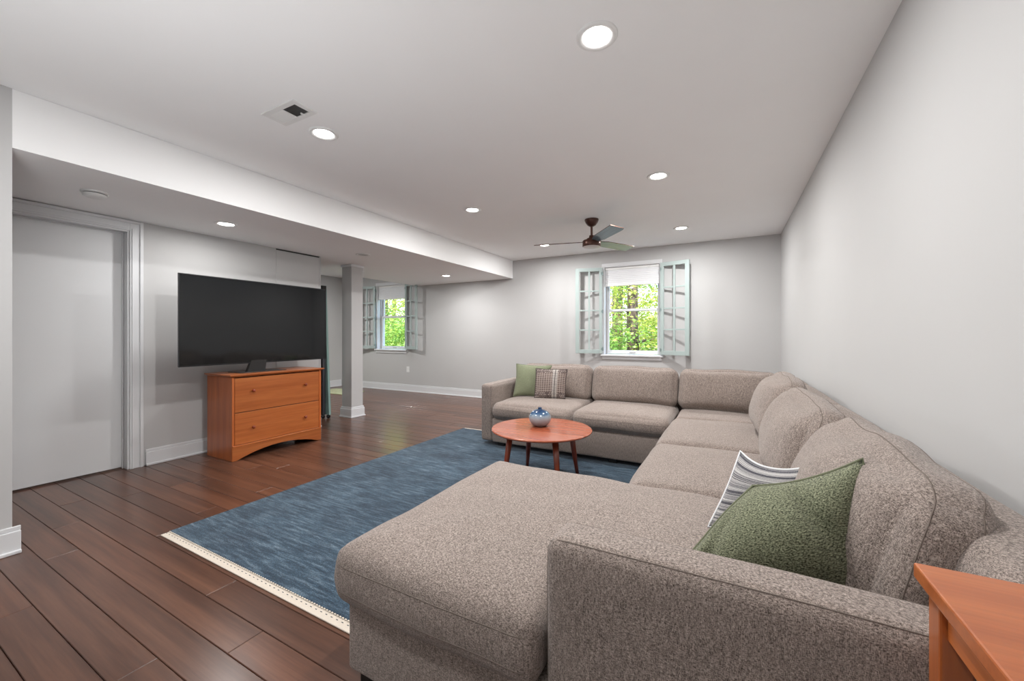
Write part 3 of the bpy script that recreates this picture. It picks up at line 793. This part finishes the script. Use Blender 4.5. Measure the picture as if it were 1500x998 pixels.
# television
tv = tag(empty('television', (-4.12, 2.34, ZT)), 'large black flat-screen television standing on the cherry dresser', 'television')
def tq(n, x0, x1, y0_, y1_, z0, z1, mat, bev=.003, par=None): return box(n, x0 + 4.12, x1 + 4.12, y0_ - 2.34, y1_ - 2.34, z0 - ZT, z1 - ZT, M[mat], par or tv, bev)
TX = -4.095
tq('back_housing', TX - .035, TX - .006, 1.635, 3.02, .885, 1.665, 'black', .006)
fr_ = boxes('bezel', [(TX - .012 + 4.12, TX + .004 + 4.12, a - 2.34, c_ - 2.34, e - ZT, f_ - ZT) for a, c_, e, f_ in ((1.62, 3.03, .872, .884), (1.62, 3.03, 1.668, 1.676), (1.62, 1.628, .884, 1.668), (3.022, 3.03, .884, 1.668))], M['bezel'], tv)
tq('screen', TX - .008, TX + .0015, 1.628, 3.022, .884, 1.668, 'screen', 0)
tq('rear_bulge', TX - .075, TX - .035, 1.95, 2.73, .92, 1.30, 'black', .012)
bm = bmesh.new()
for (z, a, c_, x0, x1) in ((0.004, 2.165, 2.335, -4.125, -4.085), (.115, 2.205, 2.35, -4.12, -4.085)):
    for p in ((x0, a), (x1, a), (x1, c_), (x0, c_)): bm.verts.new((p[0] + 4.12, p[1] - 2.34, z))
vv = list(bm.verts)
bm.faces.new(vv[:4]); bm.faces.new(vv[4:])
for i in range(4): bm.faces.new([vv[i], vv[(i + 1) % 4], vv[4 + (i + 1) % 4], vv[4 + i]])
bobj('stand_neck', bm, M['foot'], tv)
tq('stand_plate', -4.26, -4.03, 2.08, 2.52, ZT + .0005, ZT + .006, 'black', .002)

# tall teal panel stored past the wall end
tp = tag(empty('folded_panel', (-4.90, 3.62, 0)), 'tall teal panel with dark frame standing on castors past the television', 'panel')
bm = bmesh.new()
for a, c_ in (((-.24, -.02), (.085, -.02)), ((-.24, .02), (.085, .02))): pass
vs = [bm.verts.new(p) for p in ((-.9, -.01, .05), (.085, -.01, .05), (.085, .02, .05), (-.9, .02, .05), (-.9, -.01, 1.78), (-.005, -.01, 1.78), (-.005, .02, 1.78), (-.9, .02, 1.78))]
for f_ in ((0, 1, 2, 3), (4, 5, 6, 7), (0, 1, 5, 4), (1, 2, 6, 5), (2, 3, 7, 6), (3, 0, 4, 7)): bm.faces.new([vs[i] for i in f_])
bobj('teal_board', bm, M['tealdark'], tp)
bm = bmesh.new(); bx(bm, -.02, .02, -.06, -.015, .05, 1.80, .003); bx(bm, -.9, -.02, -.06, -.015, .05, .09, .003); bobj('frame', bm, M['greymetal'], tp)
box('top_bracket', -.03, .03, -.075, -.01, 1.765, 1.825, M['black'], tp, .004)
for x, y in ((0, -.04), (.05, .005), (-.8, -.04)):
    o = lathe('castor', [(0, -.012), (.024, -.012), (.026, 0), (.024, .012), (0, .012)], M['black'], tp, 16, (x, y, .026)); o.rotation_euler = (0, math.pi / 2, 0)

# ------------------------------------------------------------------ coffee table + vase
CT = (-1.285, 2.85); CZ = .42
ct = tag(empty('coffee_table', (CT[0], CT[1], RT + .003)), 'round cherry wood coffee table on four splayed tapered legs', 'table')
z = CZ - RT - .003
lathe('top', [(0, z - .02), (.365, z - .02), (.382, z - .016), (.39, z - .008), (.389, z - .002), (.385, z), (0, z)], M['coffee_top'], ct, 72, smooth=False)
box('cleat', -.27, .27, -.03, .03, z - .042, z - .02, M['coffee_leg'], ct, .004); box('cleat', -.03, .03, -.27, .27, z - .044, z - .02, M['coffee_leg'], ct, .004)
for a in (47, 137, 227, 317):
    ca, sa = math.cos(T(a)), math.sin(T(a))
    bm = bmesh.new(); tube_bm(bm, [(ca * .315, sa * .315, 0), (ca * .285, sa * .285, .18), (ca * .255, sa * .255, z - .021)], [.0125, .02, .025], 14)
    bobj('leg', bm, M['coffee_leg'], ct, True)
vs_ = tag(empty('vase', (-1.325, 2.91, CZ)), 'round blue and white glazed bud vase on the coffee table', 'vase')
prof = [(0, 0), (.045, 0), (.049, .003)]
for k in range(1, 16):
    th = -1.0 + (1.0 + 1.36) * k / 15
    prof.append((.089 * math.cos(th), .065 + .070 * math.sin(th) / (1.0 if th > 0 else .92)))
prof += [(.0165, .1345), (.0145, .141), (.017, .146), (.0145, .147), (.010, .14), (.009, .125), (0, .12)]
lathe('body', prof, M['vase'], vs_, 48)

# ------------------------------------------------------------------ end table
et = tag(empty('end_table', (.41, .63, 0)), 'cherry wood end table with square legs beside the near sofa arm', 'table')
def eq(n, x0, x1, y0_, y1_, z0, z1, mat, bev=.003, par=None): return box(n, x0 - .41, x1 - .41, y0_ - .63, y1_ - .63, z0, z1, M[mat], par or et, bev)
eq('top', .262, .56, .38, .875, .757, .781, 'cherry_x', .003)
for x in (.276, .508):
    for y in (.395, .825): eq('leg', x, x + .038, y, y + .038, 0, .757, 'cherry_z')
for x in (.284, .522): eq('apron', x, x + .018, .433, .825, .695, .757, 'cherry_y')
for y in (.403, .833): eq('apron', .314, .508, y, y + .018, .695, .757, 'cherry_x')

# ------------------------------------------------------------------ outdoors
g_ = struct(box('ground', -40, 20, YB + .3, 45, -.4, .15, M['ground']), 'leaf covered ground of the woods outside the windows', 'ground')
def tree(x, y, h, rad, nleaf, lm, label, cy=0.0, spread=1.7, low=.3, name='tree', trunk=True):
    t = tag(empty(name, (x, y, .15)), label, 'tree' if trunk else 'bush', 'woodland trees outside' if trunk else 'woodland bushes outside')
    rr = random.Random(int(x * 100 + y * 37)); tips = []
    if trunk:
        bm = bmesh.new(); pts = [(rr.uniform(-.05, .05) * k, rr.uniform(-.05, .05) * k, h * k / 5) for k in range(6)]
        tube_bm(bm, pts, [rad * (1.15 - .13 * k) for k in range(6)], 10); bobj('trunk', bm, M['bark'], t, True)
        for k in range(7):
            z = h * (low + (.97 - low) * k / 7); a = rr.uniform(0, 6.28); ln = spread * rr.uniform(.6, 1.1)
            e = (math.cos(a) * ln, math.sin(a) * ln, z + rr.uniform(-.1, .5)); md = (e[0] * .5, e[1] * .5, z + rr.uniform(.0, .3))
            bm = bmesh.new(); tube_bm(bm, [(0, 0, z), md, e], [rad * .3, rad * .18, rad * .06], 6); bobj('branch', bm, M['bark'], t, True)
            tips += [e, md]
    else:
        tips = [(rr.gauss(0, spread * .45), rr.gauss(0, spread * .3), h * rr.uniform(.15, .9)) for _ in range(10)]
    V, F = [], []
    for i in range(nleaf):
        c = rr.choice(tips); s = rr.uniform(.04, .08) * (1.7 if y > 20 else 1.0)
        p = Vector((c[0] + rr.gauss(0, spread * .3), c[1] + rr.gauss(0, spread * .3), max(.02, c[2] + rr.gauss(0, .38))))
        d = Vector((rr.gauss(0, 1), rr.gauss(0, 1), rr.gauss(0, .5))).normalized(); e = d.cross(Vector((rr.gauss(0, .5), rr.gauss(0, .5), 1))).normalized()
        b0 = len(V); V += [p - d * s, p + e * s * .5, p + d * s, p - e * s * .5]; F.append((b0, b0 + 1, b0 + 2, b0 + 3))
    me = bpy.data.meshes.new('foliage'); me.from_pydata(V, [], F); o = link('foliage', me, M[lm], t); o['kind'] = 'stuff'
    return t
tree(-2.45, 12.0, 6.5, .16, 3500, 'leaf0', 'thick dark trunk tree in the middle of the sofa window view', spread=1.6, low=.12)
k = 0
for x, y, h, rad, lm in ((-.3, 13.5, 6, .09, 'leaf0'), (-4.6, 13.5, 6, .08, 'leaf1'), (-1.2, 17, 8, .12, 'leaf0'), (-4.3, 18, 8, .13, 'leaf1'), (1.6, 15, 7, .12, 'leaf1'), (-7.2, 16, 7, .12, 'leaf0'),
                         (-10.6, 11.5, 6, .10, 'leaf0'), (-13.2, 12.2, 6, .09, 'leaf0'), (-15.5, 15, 7, .12, 'leaf1'), (-12.2, 15.5, 7, .12, 'leaf0'), (-18.0, 17, 8, .13, 'leaf0')):
    tree(x, y, h, rad, 4200, lm, '%s tree in the woods outside the window %s' % ('slender yellow green' if lm == 'leaf0' else 'slender mid green', 'above the sofa' if x > -9 else 'beyond the post'), spread=1.8, low=.08)
for x, y in ((-6, 24), (-2, 25), (2, 23), (-10, 24), (-15, 22), (-19, 21), (-23, 23)):
    tree(x, y, 9, .16, 5200, 'leaf0', 'tall pale leafy tree at the back of the woods outside the window %s' % ('above the sofa' if x > -9 else 'beyond the post'), spread=2.6, low=.05)
for x, y, h, lm in ((-1.0, 11.5, 1.3, 'leaf1'), (-3.6, 11.2, 1.3, 'leaf1'), (-2.3, 14.5, 1.6, 'leaf0'), (.8, 12.5, 1.5, 'leaf1'), (-9.5, 10.2, 1.4, 'leaf1'), (-11.8, 10.8, 1.5, 'leaf1'), (-13.9, 13.2, 1.7, 'leaf0')):
    tree(x, y, h, .05, 2600, lm, 'low %s bush growing outside the window %s' % ('yellow green' if lm == 'leaf0' else 'mid green', 'above the sofa' if x > -9 else 'beyond the post'), spread=1.2, name='bush', trunk=False)
